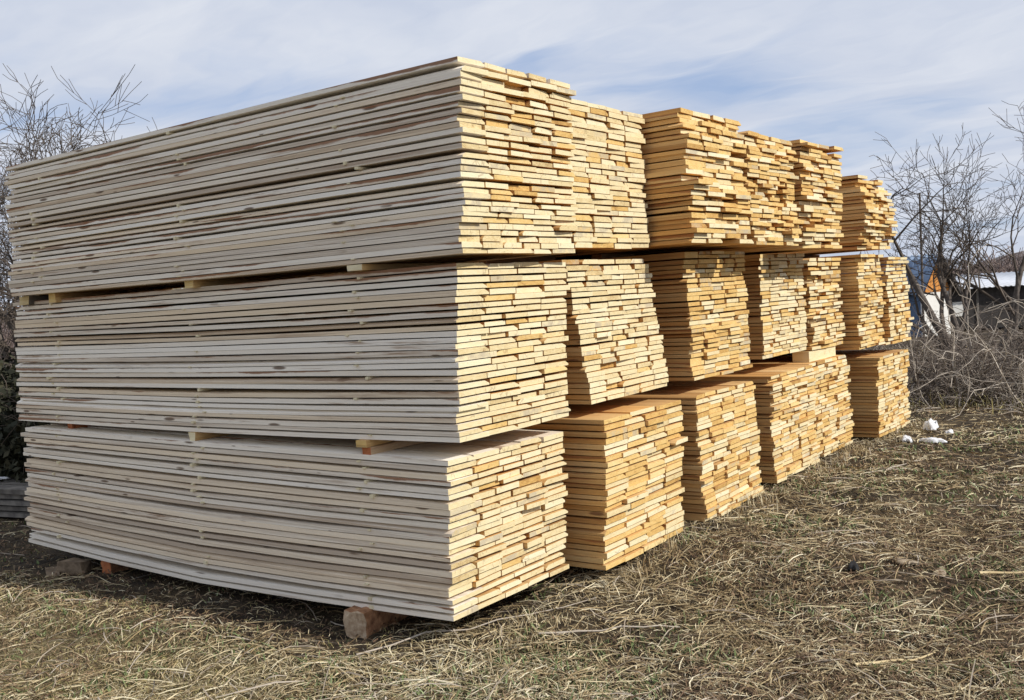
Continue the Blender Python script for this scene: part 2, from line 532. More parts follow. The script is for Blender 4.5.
# top tier
bundle('grey weathered top stack of the near corner, its upper edge against the sky', 0.235, -0.035, 2.275, 3.348, 1.16,
       dx=0.03, dy=0.03, yaw=0.012, L=4.86, layers=27, across=5, weather=True, laths=True, rag=0.012, amber=0.12, jut=0.04)
bundle('neat top stack of pale plank ends second from the near corner', 0.06, 1.355, 2.32, 3.32, 1.05,
       yaw=0.01, L=4.9, layers=25, across=4, rag=0.010, amber=0.2)
bundle('ragged top stack third from the near corner, its brown side full in view', 0.40, 2.46, 2.33, 3.34, 1.08,
       dx=-0.04, yaw=0.0, L=4.9, layers=24, across=4, rag=0.030, amber=0.62, missing=0.03, jut=0.10, top_loss=0.25)
bundle('ragged amber top stack fourth from the near corner, touching its equally ragged neighbour', 0.38, 3.60, 2.32, 3.27, 1.10,
       yaw=0.0, L=4.9, layers=25, across=5, rag=0.030, amber=0.65, missing=0.03, jut=0.10, top_loss=0.35)
bundle('tall ragged top stack fifth along, with stepped and jutting layers', 0.33, 4.88, 2.30, 3.31, 1.13,
       dx=0.03, yaw=0.0, L=4.9, layers=26, across=4, rag=0.030, amber=0.65, missing=0.02, jut=0.09, top_loss=0.3)
bundle('lowest and farthest top stack, ragged, just before the bare trees', 0.14, 7.18, 2.30, 3.14, 1.15,
       yaw=0.0, L=4.9, layers=20, across=4, rag=0.045, amber=0.65, missing=0.02, jut=0.10, top_loss=0.3)


# ------------------------------------------------------------------ bearers
def bearer(label, x, y0, y1, z0, z1, w=0.11, mat=None, endmat=None, group=None, rot=0.0):
    L = y1 - y0
    v, f = box_data(-w / 2, w / 2, 0, L, 0, z1 - z0)
    j = 0.006
    v = [(a + random.uniform(-j, j), b + random.uniform(-j, j), c) for a, b, c in v]
    me = mesh_from('timber_bearer', v, f, [mat or M_BEARER, endmat or M_END], [0, 0, 1, 0, 1, 0])
    o = put('timber_bearer', me, None, (x, y0, z0), (0, 0, rot))
    o.color = (random.random(), 0.3, 0.3, 1)
    return tag(o, label, 'timber bearer', group)


G_B = 'timber bearers holding the stacks apart'
def rough_bearer(label, x, y0, y1, z0, z1, w, mat, endmat, rot, seed):
    rnd = np.random.default_rng(seed)
    k, n = 7, 12
    V, F, MI = [], [], []
    th = np.linspace(0, 2 * np.pi, n, endpoint=False) + 0.26
    sq = 1 / np.maximum(np.abs(np.cos(th)), np.abs(np.sin(th)))
    base = np.minimum(sq, 1.36) * (1 + rnd.uniform(-0.07, 0.05, n))
    for i in range(k):
        t = i / (k - 1)
        rr = base * (1 + rnd.uniform(-0.05, 0.05, n))
        for j in range(n):
            V.append((math.cos(th[j]) * rr[j] * w / 2, (y1 - y0) * t + rnd.normal(0, 0.006), (z1 - z0) / 2 * (1 + math.sin(th[j]) * rr[j])))
    for i in range(k - 1):
        for j in range(n):
            j2 = (j + 1) % n
            F.append((i * n + j, i * n + j2, (i + 1) * n + j2, (i + 1) * n + j))
            MI.append(0)
    F.append(tuple(range(n - 1, -1, -1)))
    F.append(tuple((k - 1) * n + j for j in range(n)))
    MI += [1, 1]
    o = put('timber_bearer', mesh_from('timber_bearer', V, F, [mat, endmat], MI), None, (x, y0, z0), (0, 0, rot))
    return tag(o, label, 'timber bearer', G_B)


rough_bearer('rough squared bearer with a red-brown side under the sagging grey stack, by the near corner', -0.72, -0.15, 1.15, -0.01, 0.155, 0.16, M_RAWRED, M_PALEEND, 0.14, 4)
rough_bearer('short orange-red bearer end under the far end of the sagging grey stack', -3.63, -0.04, 1.1, 0.0, 0.15, 0.12, M_RAWRED, M_REDEND, 0.03, 9)
bearer('thin split slat lying on another slat, above the bottom grey stack near the corner', -0.66, -0.05, 1.1, 1.158, 1.20, 0.085, M_FRESH, M_END_AMBER, G_B, 0.10)
bearer('thin brown slat lying under another slat, above the bottom grey stack near the corner', -0.63, -0.035, 1.1, 1.112, 1.155, 0.07, M_BEARER, M_REDEND, G_B, 0.0)
bearer('small yellow bearer end below the middle grey stack, half way along', -2.39, -0.025, 1.1, 1.13, 1.19, 0.07, M_FRESH, M_END, G_B)
bearer('red-brown bearer set back in the slot below the middle grey stack, towards its far end', -4.15, 0.05, 1.1, 1.145, 1.205, 0.08, M_REDEND, M_REDEND, G_B)
bearer('pale bearer end on the middle grey stack nearest the corner', -0.61, -0.05, 1.08, 2.235, 2.27, 0.12, M_FRESH, M_END, G_B)
bearer('yellow bearer end on the middle grey stack, half way along', -2.28, -0.03, 1.08, 2.22, 2.28, 0.10, M_FRESH, M_END_AMBER, G_B)
bearer('yellow bearer end on the middle grey stack by the pale block', -4.12, -0.03, 1.08, 2.20, 2.275, 0.10, M_FRESH, M_END_AMBER, G_B)
bearer('pale squared block between the two upper grey stacks at their far end', -4.58, -0.02, 0.9, 2.20, 2.272, 0.16, M_GREYWOOD, M_END, G_B)
deep = 'sawn bearer set back in the dark slot between plank stacks'
for (y0, y1, za, zb) in ((1.4, 2.45, 1.15, 1.245), (2.95, 4.0, 1.14, 1.245), (4.75, 5.6, 1.13, 1.265), (7.4, 8.5, 1.05, 1.15),
                         (1.35, 2.25, 2.245, 2.318), (2.95, 3.5, 2.29, 2.33), (4.9, 5.8, 2.27, 2.30), (7.2, 8.2, 2.24, 2.295)):
    for s in (-0.75, -4.0):
        bearer(deep, s, y0, y1, za, zb, 0.1, M_BEARER, M_BEARER, 'bearers set back in the slots')
for (y0, y1) in ((1.4, 2.4), (2.9, 3.95), (4.5, 5.6), (5.75, 6.8), (7.4, 8.5)):
    for s in (-0.75, -4.0):
        bearer('ground bearer in the shade under a bottom plank stack', s, y0, y1, 0.0, 0.118, 0.12, M_BEARER, M_BEARER, 'bearers under the bottom stacks')
v, f = box_data(-0.22, -0.04, 5.90, 6.72, 1.134, 1.245)
beam = put('squared_beam', mesh_from('squared_beam', v, f, [M_FRESH, M_END], [0, 0, 1, 1, 1, 0]))
beam.color = (0.6, 0, 0, 1)
tag(beam, 'squared pale beam lying across the top of the fifth bottom stack', 'beam')

# two old blocks by the far bearer
b1 = put('wood_block', box_mesh('wood_block', (0.20, 0.15, 0.10), [M_BROWNWOOD], 0.022), None, (-3.95, -0.12, 0.005), (0, 0, 0.4))
tag(b1, 'brown broken block of wood on the dark soil beside the orange-red bearer', 'wood block')
b2 = put('board_scrap', box_mesh('board_scrap', (0.30, 0.09, 0.022), [M_BROWNWOOD], 0.012), None, (-4.05, -0.26, 0.02), (0.05, 0.03, -0.5))
tag(b2, 'thin flat scrap of board on the soil before the broken brown block', 'board scrap')


# ------------------------------------------------------------------ grass, straw
def ribbon_mesh(name, P, Wd, side, mats, thick=False):
    """P (n,k,3) paths, Wd (n,k) half widths, side (n,k,3) unit side vectors"""
    n, k, _ = P.shape
    A = P - side * Wd[..., None]
    B = P + side * Wd[..., None]
    V = np.stack([A, B], 2).reshape(-1, 3)
    i = np.arange(n * k * 2).reshape(n, k, 2)
    Q = np.stack([i[:, :-1, 0], i[:, 1:, 0], i[:, 1:, 1], i[:, :-1, 1]], -1).reshape(-1, 4)
    return fast_mesh(name, V, Q, mats)


def scatter(n, rmin, rmax, amin=-50, amax=50, falloff=1.0):
    """points on the ground round where the photographer stands, thinner with distance"""
    lr = rng.uniform(0, 1, n)
    r = rmin * (rmax / rmin) ** (lr ** falloff)
    a = np.radians(rng.uniform(amin, amax, n)) + YAW
    return 3.76 + r * np.sin(a), -4.36 + r * np.cos(a), r


def in_pile(x, y):
    return (x < -0.35 + 0.04 * rng.standard_normal(len(x)) + np.where(y > 1.25, 0.12, 0)) & (x > -4.9) & (y > 0.5) & (y < 8.7)


def straw(name, n, lmin, lmax, wmin, wmax, lift, mat, rmin=3.2, rmax=34, curl=0.9, dens=None, k=4, rise=0.05):
    x, y, r = scatter(n, rmin, rmax)
    keep = ~in_pile(x, y)
    if dens is not None:
        keep &= rng.uniform(0, 1, n) < dens(x, y)
    x, y, r = x[keep], y[keep], r[keep]
    n = len(x)
    far = np.clip(r / 7.0, 1.0, 2.2)
    Lh = rng.uniform(lmin, lmax, n) * rng.uniform(0.5, 1, n)
    hd = rng.uniform(0, 2 * np.pi, n)
    cv = rng.normal(0, curl, n)
    t = np.linspace(0, 1, k)
    ang = hd[:, None] + cv[:, None] * (t[None] - 0.5)
    step = Lh[:, None] / (k - 1)
    dxs, dys = np.cos(ang) * step, np.sin(ang) * step
    X = x[:, None] + np.cumsum(dxs, 1) - dxs[:, :1]
    Y = y[:, None] + np.cumsum(dys, 1) - dys[:, :1]
    arch = rng.uniform(0, rise, n)[:, None] * np.sin(np.pi * t)[None] + rng.uniform(-0.4, 1.0, n)[:, None] * rise * t[None]
    Z = ground_h(X, Y) + rng.uniform(0.0, lift, n)[:, None] + np.maximum(arch, -0.004)
    P = np.stack([X, Y, Z], -1)
    Wd = (rng.uniform(wmin, wmax, n) * far * 0.5)[:, None] * np.array([0.75, 1.0, 0.95, 0.5] if k == 4 else [0.7, 1.0, 0.45])[None]
    tl = rng.normal(0, 0.6, n)[:, None]
    side = np.stack([-np.sin(ang) * np.cos(tl), np.cos(ang) * np.cos(tl), np.broadcast_to(np.sin(tl), ang.shape)], -1)
    o = put(name, ribbon_mesh(name, P, Wd, side, [mat]))
    return kind(o, 'stuff')


def blades(name, n, hmin, hmax, w, mat, dens=None, rmax=20, lean=0.7, rmin=3.2):
    x, y, r = scatter(n, rmin, rmax)
    keep = ~in_pile(x, y)
    if dens is not None:
        keep &= rng.uniform(0, 1, n) < dens(x, y)
    x, y, r = x[keep], y[keep], r[keep]
    n = len(x)
    k = 4
    t = np.linspace(0, 1, k)
    h = rng.uniform(hmin, hmax, n)
    hd = rng.uniform(0, 2 * np.pi, n)
    le = np.abs(rng.normal(0, lean, n)) * h
    X = x[:, None] + (np.cos(hd) * le)[:, None] * (t ** 1.8)[None]
    Y = y[:, None] + (np.sin(hd) * le)[:, None] * (t ** 1.8)[None]
    Z = ground_h(x, y)[:, None] - 0.005 + h[:, None] * (t - 0.22 * t * t)[None]
    P = np.stack([X, Y, Z], -1)
    Wd = (w * np.clip(r / 7, 1, 2.2) * rng.uniform(0.6, 1.2, n))[:, None] * np.array([0.8, 1.0, 0.7, 0.12])[None]
    sa = hd + np.pi / 2 + rng.normal(0, 0.5, n)
    side = np.broadcast_to(np.stack([np.cos(sa), np.sin(sa), np.zeros(n)], -1)[:, None, :], P.shape)
    o = put(name, ribbon_mesh(name, P, Wd, side, [mat]))
    return kind(o, 'stuff')


def island_material(name, stops, rough=0.8, trans=0.0):
    m, t, b = material(name, rough)
    rp = t.n('ShaderNodeNewGeometry').outputs['Random Per Island']
    co = t.n('ShaderNodeTexCoord').outputs['Object']
    patch = t.noise(co, 1.1, 3, 0.6)
    f = t.math('ADD', t.math('MULTIPLY', rp, 0.72), t.math('MULTIPLY', t.math('SUBTRACT', patch, 0.36), 0.9))
    link(t, t.ramp(f, stops), b, 'Base Color')
    return m


M_STRAW = island_material('dry_straw', [(0.05, (0.13, 0.085, 0.04)), (0.35, (0.34, 0.255, 0.135)), (0.65, (0.56, 0.47, 0.29)), (0.95, (0.72, 0.66, 0.49))])
M_BROWN = island_material('brown_stalks', [(0.05, (0.05, 0.032, 0.02)), (0.45, (0.145, 0.09, 0.055)), (0.8, (0.30, 0.205, 0.12)), (1.0, (0.42, 0.33, 0.22))])
M_MOSSY = island_material('dull_yellow_grass', [(0.05, (0.12, 0.10, 0.035)), (0.5, (0.34, 0.29, 0.12)), (0.95, (0.54, 0.48, 0.25))])
M_GREEN = island_material('fresh_green_blades', [(0.05, (0.055, 0.075, 0.025)), (0.5, (0.14, 0.185, 0.07)), (0.95, (0.27, 0.32, 0.16))])
M_TWIG = island_material('grey_twigs', [(0.05, (0.16, 0.125, 0.09)), (0.5, (0.36, 0.30, 0.23)), (0.95, (0.55, 0.49, 0.41))])


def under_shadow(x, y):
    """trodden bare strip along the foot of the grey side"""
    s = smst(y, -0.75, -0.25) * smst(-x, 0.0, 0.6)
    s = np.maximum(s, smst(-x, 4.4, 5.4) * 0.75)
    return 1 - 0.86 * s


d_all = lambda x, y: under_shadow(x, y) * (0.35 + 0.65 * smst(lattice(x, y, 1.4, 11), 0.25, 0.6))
d_brown = lambda x, y: (0.45 + 0.55 * under_shadow(x, y)) * smst(lattice(x, y, 0.9, 12), 0.2, 0.6)
d_moss = lambda x, y: under_shadow(x, y) * smst(-x, -0.6, 0.9) * (0.3 + 0.7 * smst(lattice(x, y, 1.6, 13), 0.3, 0.6))
d_green = lambda x, y: under_shadow(x, y) * smst(lattice(x, y, 1.3, 14) * 0.5 + lattice(x, y, 4.2, 15) * 0.5, 0.46, 0.60)

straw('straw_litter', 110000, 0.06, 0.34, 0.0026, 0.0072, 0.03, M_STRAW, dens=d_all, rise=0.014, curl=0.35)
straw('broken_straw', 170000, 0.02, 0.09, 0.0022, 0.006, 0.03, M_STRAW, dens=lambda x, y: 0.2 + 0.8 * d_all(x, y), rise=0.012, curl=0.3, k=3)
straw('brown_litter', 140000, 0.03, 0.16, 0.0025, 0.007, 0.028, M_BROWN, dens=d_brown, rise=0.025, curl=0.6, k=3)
straw('moss_litter', 200000, 0.012, 0.06, 0.0025, 0.006, 0.022, M_MOSSY, dens=d_moss, rise=0.016, k=3)
straw('leaf_litter', 26000, 0.015, 0.05, 0.008, 0.02, 0.02, M_BROWN, dens=lambda x, y: 0.25 + 0.75 * d_brown(x, y), rise=0.015, k=3)
straw('twig_litter', 3600, 0.15, 0.6, 0.004, 0.009, 0.025, M_TWIG, curl=0.4, dens=lambda x, y: 0.3 + 0.7 * under_shadow(x, y), rise=0.03, rmax=24)
blades('dry_grass', 50000, 0.02, 0.07, 0.0024, M_STRAW, dens=d_all, lean=0.8, rmax=30)
blades('green_grass', 90000, 0.02, 0.07, 0.0055, M_GREEN, dens=d_green, lean=0.9)
def base_grass():
    n = 2600
    y = rng.uniform(-0.3, 8.9, n)
    x = 0.20 + rng.normal(0, 0.13, n)
    k = 4
    t = np.linspace(0, 1, k)
    h = rng.uniform(0.03, 0.13, n) * smst(lattice(x, y, 2.2, 21), 0.35, 0.8) + 0.01
    hd = rng.uniform(0, 2 * np.pi, n)
    le = np.abs(rng.normal(0, 1.0, n)) * h
    X = x[:, None] + (np.cos(hd) * le)[:, None] * (t ** 1.8)[None]
    Y = y[:, None] + (np.sin(hd) * le)[:, None] * (t ** 1.8)[None]
    Z = ground_h(x, y)[:, None] - 0.005 + h[:, None] * t[None]
    P = np.stack([X, Y, Z], -1)
    Wd = (0.0026 * rng.uniform(0.6, 1.4, n))[:, None] * np.array([0.8, 1.0, 0.7, 0.15])[None]
    sa = hd + np.pi / 2
    side = np.broadcast_to(np.stack([np.cos(sa), np.sin(sa), np.zeros(n)], -1)[:, None, :], P.shape)
    kind(put('stack_foot_grass', ribbon_mesh('stack_foot_grass', P, Wd, side, [M_STRAW])), 'stuff')


base_grass()
# rough taller grass before the brush
blades('rough_grass', 26000, 0.10, 0.34, 0.0035, M_MOSSY, dens=lambda x, y: smst(y, 9.4, 10.6) * (1 - smst(y, 14, 20)) * 0.9, lean=0.7, rmin=11, rmax=26)


# ------------------------------------------------------------------ branches
def tube_mesh(name, paths, mats, sides=4):
    """paths: list of (points, radii); joined tubes"""
    VV, QQ = [], []
    base = 0
    ca = [(math.cos(2 * math.pi * i / sides), math.sin(2 * math.pi * i / sides)) for i in range(sides)]
    ca = np.array(ca)
    for pts, rad in paths:
        P = np.asarray(pts, float)
        k = len(P)
        T = np.gradient(P, axis=0)
        T /= np.linalg.norm(T, axis=1, keepdims=True) + 1e-9
        ref = np.array([0.0, 0.0, 1.0]) if abs(T[0, 2]) < 0.9 else np.array([1.0, 0.0, 0.0])
        U = np.cross(T, ref)
        U /= np.linalg.norm(U, axis=1, keepdims=True) + 1e-9
        W = np.cross(T, U)
        r = np.asarray(rad, float)[:, None, None]
        ring = P[:, None, :] + r * (ca[None, :, 0, None] * U[:, None, :] + ca[None, :, 1, None] * W[:, None, :])
        VV.append(ring.reshape(-1, 3))
        i = base + np.arange(k * sides).reshape(k, sides)
        j = np.roll(i, -1, axis=1)
        QQ.append(np.stack([i[:-1], j[:-1], j[1:], i[1:]], -1).reshape(-1, 4))
        base += k * sides
    return fast_mesh(name, np.concatenate(VV), np.concatenate(QQ), mats, smooth=True)


def grow(p, d, L, r, depth, out, rnd, curve=0.25, up=0.12, spread=(28, 58), kids=(3, 5), shrink=(0.45, 0.72), k=5):
    pts, rad = [np.array(p)], [r]
    d = np.array(d, float)
    d /= np.linalg.norm(d)
    for i in range(1, k):
        d = d + rnd.normal(0, curve / k * 1.6, 3) + np.array([0, 0, up / k])
        d /= np.linalg.norm(d)
        pts.append(pts[-1] + d * L / (k - 1))
        rad.append(r * (1 - 0.5 * i / (k - 1)))
    out.append((depth, pts, rad))
    if depth <= 0:
        return
    nk = rnd.integers(kids[0], kids[1] + 1)
    for c in range(nk):
        t = rnd.uniform(0.3, 1.0) if c else 1.0
        f = t * (k - 1)
        i = min(int(f), k - 2)
        q = pts[i] + (pts[i + 1] - pts[i]) * (f - i)
        dd = pts[i + 1] - pts[i]
        dd /= np.linalg.norm(dd)
        a = math.radians(rnd.uniform(*spread)) * (0.5 if not c else 1)
        perp = np.cross(dd, rnd.normal(0, 1, 3))
        perp /= np.linalg.norm(perp) + 1e-9
        nd = dd * math.cos(a) + perp * math.sin(a)
        grow(q, nd, L * rnd.uniform(*shrink), max(rad[i] * 0.66, 0.005), depth - 1, out, rnd, curve, up, spread, kids, shrink, max(3, k - 1) if depth > 1 else 3)


M_BARK = plain('grey_brown_bark', (0.05, 0.04, 0.034), (0.19, 0.16, 0.135), 14, 0.9, 0.4)
M_TWIGBARK = plain('dark_twig_bark', (0.05, 0.040, 0.033), (0.15, 0.12, 0.095), 5, 0.9)
M_BRUSH = island_material('dry_brush_stems', [(0.05, (0.035, 0.027, 0.02)), (0.45, (0.16, 0.125, 0.10)), (0.8, (0.34, 0.29, 0.24)), (1.0, (0.56, 0.51, 0.44))])
RT, FW = np.array([0.80, 0.60, 0.0]), np.array([-0.60, 0.80, 0.0])   # directions along and away from the row as the photographer faces


def tree(label, base, stems, depth, seed, group, rmin=0.0, **kw):
    rnd = np.random.default_rng(seed)
    root = thing('bare_tree', label, 'tree', tuple(base), 0, group)
    tr, cr = [], []
    for (sx, sf, L, r) in stems:
        out = []
        d = RT * sx + FW * sf + np.array([0, 0, 1.0])
        grow(np.array([rnd.normal(0, 0.08), rnd.normal(0, 0.08), -0.1]), d, L, r, depth, out, rnd, **kw)
        for dep, p, q in out:
            q = np.maximum(q, rmin)
            (tr if dep == depth else cr).append((p, q))
    put('trunk', tube_mesh('trunk', tr, [M_BARK], 6), root)
    put('crown', tube_mesh('crown', cr, [M_TWIGBARK], 3), root)
    return root


def gz(x, y):
    return float(ground_h(np.array([x]), np.array([y]))[0])


TG = 'bare trees round the lumber yard'
TK = dict(kids=(2, 4), spread=(24, 56), shrink=(0.56, 0.78), up=0.13, curve=0.36)
bx, by = -1.0, 17.0
tree('bare many-stemmed tree in front of the blue-roofed shed', (bx, by, gz(bx, by)),
     [(-0.42, 0.0, 2.3, 0.11), (-0.80, 0.0, 1.5, 0.07), (-0.20, 0.2, 2.05, 0.08), (0.08, 0.1, 1.7, 0.06)], 5, 23, TG, rmin=0.0045, **TK)
bx, by = -0.45, 17.6
tree('bare forked tree leaning over the long white-roofed shed', (bx, by, gz(bx, by)),
     [(0.50, 0.1, 2.2, 0.09), (0.85, 0.3, 1.75, 0.07), (0.2, -0.1, 1.9, 0.07)], 5, 36, TG, rmin=0.0045, **TK)
bx, by = -11.3, 3.7
TK2 = dict(TK, kids=(3, 4), spread=(26, 60), shrink=(0.56, 0.77), up=0.08)
tree('wide bare tree rising over the far end of the grey stacks', (bx, by, gz(bx, by)),
     [(-0.45, 0.1, 2.6, 0.085), (-0.2, -0.2, 2.6, 0.07), (0.0, 0.2, 2.55, 0.08), (0.12, -0.1, 2.5, 0.06), (0.25, 0.1, 2.25, 0.07), (0.36, 0.3, 2.25, 0.055), (0.46, 0.0, 2.1, 0.06), (-0.75, 0.2, 2.3, 0.06)], 5, 52, TG, rmin=0.004, **TK2)
bx, by = -12.2, 3.3
tree('dense bushy bare tree just past the far end of the grey stacks', (bx, by, gz(bx, by)),
     [(-0.3, 0.1, 2.0, 0.06), (0.05, 0.2, 2.1, 0.06), (0.3, 0.0, 2.0, 0.05), (0.55, 0.1, 1.9, 0.045)], 5, 58, TG, rmin=0.004, **TK2)
bx, by = -17.5, 9.0
tree('small bare tree of which only the tips show over the grey stacks', (bx, by, gz(bx, by)), [(0.10, 0, 2.6, 0.05), (-0.15, 0.1, 2.3, 0.05)], 3, 61, TG, rmin=0.006, kids=(2, 3), spread=(20, 40))


def shrub(label, x, y, n, h, seed, group, lean=(0, 0), spread=0.9, mat=None, cat='shrub', name='bare_shrub', base=0.35, r0=0.012):
    rnd = np.random.default_rng(seed)
    root_z = gz(x, y)
    out = []
    for i in range(n):
        a = rnd.uniform(0, 2 * math.pi)
        s = abs(rnd.normal(0, spread))
        d = np.array([math.cos(a) * s + lean[0], math.sin(a) * s + lean[1], 1.0])
        p = np.array([rnd.normal(0, base), rnd.normal(0, base), -0.05])
        grow(p, d, (0.74 if y < 12.5 else 0.60) * h * rnd.uniform(0.5, 1.1), r0 * rnd.uniform(0.6, 1.3), 2, out, rnd, curve=0.9, up=-0.75, spread=(20, 60), kids=(2, 4), shrink=(0.35, 0.7), k=6)
    paths = [(p, np.maximum(q, 0.0035)) for _, p, q in out]
    o = put(name, tube_mesh(name, paths, [mat or M_BRUSH], 3), None, (x, y, root_z))
    return tag(o, label, cat, group)


SG = 'bare brush beside the far stacks'
spots = [(-0.55, 10.6, 54, 1.3), (0.2, 11.6, 70, 1.5), (0.9, 11.4, 96, 1.3), (1.5, 12.0, 64, 1.4), (-0.5, 12.8, 64, 1.6), (0.6, 13.4, 64, 1.7),
         (1.7, 13.8, 64, 1.8), (2.5, 12.6, 57, 1.5), (-0.9, 14.6, 57, 1.6), (0.9, 15.2, 64, 1.9), (2.2, 15.6, 64, 1.9), (3.3, 14.6, 57, 1.8)]
for i, (x, y, n, h) in enumerate(spots):
    shrub('dense tangle of bare grey arching stems in the brush behind the plastic scraps', x, y, n, h, 100 + i, SG, lean=(-0.1, 0))

# brushwood lying in front, pale cut branches
paths = []
rnd = np.random.default_rng(5)
for i in range(60):
    p = np.array([rnd.uniform(-0.1, 3.0), rnd.uniform(10.0, 11.2), 0.05])
    out = []
    grow(p, np.array([rnd.uniform(0.2, 1.0) * rnd.choice((1, 1, -0.7)), rnd.uniform(-0.1, 0.6), rnd.uniform(0.15, 0.9)]), rnd.uniform(0.7, 1.6), 0.012, 2, out, rnd,
         curve=0.8, up=-0.3, kids=(2, 3), k=6)
    paths += [(p_, np.maximum(q_, 0.005)) for _, p_, q_ in out]
M_PALE = plain('pale_cut_branches', (0.34, 0.29, 0.23), (0.55, 0.49, 0.41), 8, 0.85)
o = put('cut_branches', tube_mesh('cut_branches', paths, [M_PALE], 4))
kind(o, 'stuff')

# ------------------------------------------------------------------ dark corner beyond the grey stacks
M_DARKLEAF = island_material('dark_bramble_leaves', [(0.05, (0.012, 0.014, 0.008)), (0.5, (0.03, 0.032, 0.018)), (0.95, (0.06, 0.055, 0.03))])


def leafy(label, x, y, rx, ry, h, n, seed, mat, name='bramble_bush'):
    rnd = np.random.default_rng(seed)
    root = thing(name, label, 'bush', (x, y, gz(x, y)))
    th = rnd.uniform(0, 2 * np.pi, n)
    rr = rnd.uniform(0, 1, n) ** 0.5
    px_, py_ = np.cos(th) * rr * rx, np.sin(th) * rr * ry
    top = h * np.sqrt(np.clip(1 - (rr * 0.9) ** 2, 0.05, 1)) * (0.75 + 0.35 * lattice(px_, py_, 3.0, seed))
    pz_ = rnd.uniform(0.0, 1.0, n) ** 0.7 * top
    C = np.stack([px_, py_, pz_], -1)
    d1 = rnd.normal(0, 1, (n, 3))
    d1 /= np.linalg.norm(d1, axis=1, keepdims=True)
    d2 = np.cross(d1, rnd.normal(0, 1, (n, 3)))
    d2 /= np.linalg.norm(d2, axis=1, keepdims=True)
    s = rnd.uniform(0.03, 0.07, n)[:, None]
    V = np.stack([C - d1 * s, C + d2 * s * 0.55, C + d1 * s, C - d2 * s * 0.55], 1).reshape(-1, 3)
    Q = np.arange(n * 4).reshape(n, 4)
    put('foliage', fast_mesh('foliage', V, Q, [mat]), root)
    out = []
    for i in range(9):
        grow(np.array([rnd.normal(0, rx * 0.35), rnd.normal(0, ry * 0.35), 0.0]), np.array([rnd.normal(0, .5), rnd.normal(0, .5), 1.0]), h * 0.55, 0.012, 2, out, rnd, curve=0.8, up=-0.4, k=5)
    put('stem', tube_mesh('stem', [(p, np.maximum(q, 0.004)) for _, p, q in out], [M_TWIGBARK], 3), root)
    return root


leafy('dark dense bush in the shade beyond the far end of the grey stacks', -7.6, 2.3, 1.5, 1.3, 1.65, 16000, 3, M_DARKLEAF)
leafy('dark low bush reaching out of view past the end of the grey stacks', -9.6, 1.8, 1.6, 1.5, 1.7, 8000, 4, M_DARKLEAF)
M_PALELEAF = island_material('pale_dry_leaves', [(0.05, (0.16, 0.14, 0.08)), (0.5, (0.34, 0.31, 0.20)), (0.95, (0.5, 0.47, 0.36))])
leafy('pale dry thicket behind the dark bush, under the wide bare tree', -9.2, 4.6, 2.6, 1.2, 3.0, 9000, 6, M_PALELEAF, 'dry_thicket')
t_ = thing('board_pile', 'low heap of old grey boards lying in the shade beyond the grey stacks', 'board pile', (-7.7, 1.0, 0.0), R(12))
rnd = random.Random(3)
for k in range(5):
    for j in range(3):
        me = box_mesh('plank', (2.6 + rnd.uniform(-.3, .3), 0.2, 0.045), [M_GREYWOOD], 0.006)
        put('plank', me, t_, (rnd.uniform(-.2, .2), j * 0.22 - 0.3 + rnd.uniform(-.03, .03), 0.03 + k * 0.062), (rnd.uniform(-.02, .02), 0, rnd.uniform(-.05, .05)))
M_PLASTIC = plain('white_plastic', (0.62, 0.64, 0.68), (0.86, 0.87, 0.88), 20, 0.5)


def rag(name, label, cat, loc, size, seed, mat, up=0.5, n=9):
    """crumpled sheet with thickness"""
    rnd = np.random.default_rng(seed)
    g = np.linspace(-1, 1, n)
    X, Y = np.meshgrid(g, g, indexing='ij')
    rr = np.sqrt(X * X + Y * Y)
    lim = 0.75 + 0.25 * np.sin(np.arctan2(Y, X) * 3 + seed)
    k = np.minimum(1, lim / np.maximum(rr, 1e-6)) * (0.9 + 0.1 * rnd.uniform(-1, 1, X.shape))
    X, Y = X * k, Y * k
    Z = up * np.sqrt(np.clip(1 - np.minimum(rr, 1) ** 2, 0, 1)) * rnd.uniform(0.45, 1.0, X.shape) + rnd.uniform(0, 0.25, X.shape) * up
    top = np.stack([X * size[0], Y * size[1], Z * size[2] + 0.012], -1).reshape(-1, 3)
    bot = top.copy()
    bot[:, 2] -= 0.012
    i = np.arange(n * n).reshape(n, n)
    q = np.stack([i[:-1, :-1], i[1:, :-1], i[1:, 1:], i[:-1, 1:]], -1).reshape(-1, 4)
    ring = np.concatenate([i[:, 0], i[-1, 1:], i[-2::-1, -1], i[0, -2:0:-1]])
    r1 = np.roll(ring, -1)
    sidq = np.stack([ring, ring + n * n, r1 + n * n, r1], -1)
    Q = np.concatenate([q, q[:, ::-1] + n * n, sidq])
    o = put(name, fast_mesh(name, np.concatenate([top, bot]), Q, [mat]), None, loc, (0, 0, seed))
    return tag(o, label, cat)


def on(x, y, dz=0.0):
    return (x, y, gz(x, y) + dz)


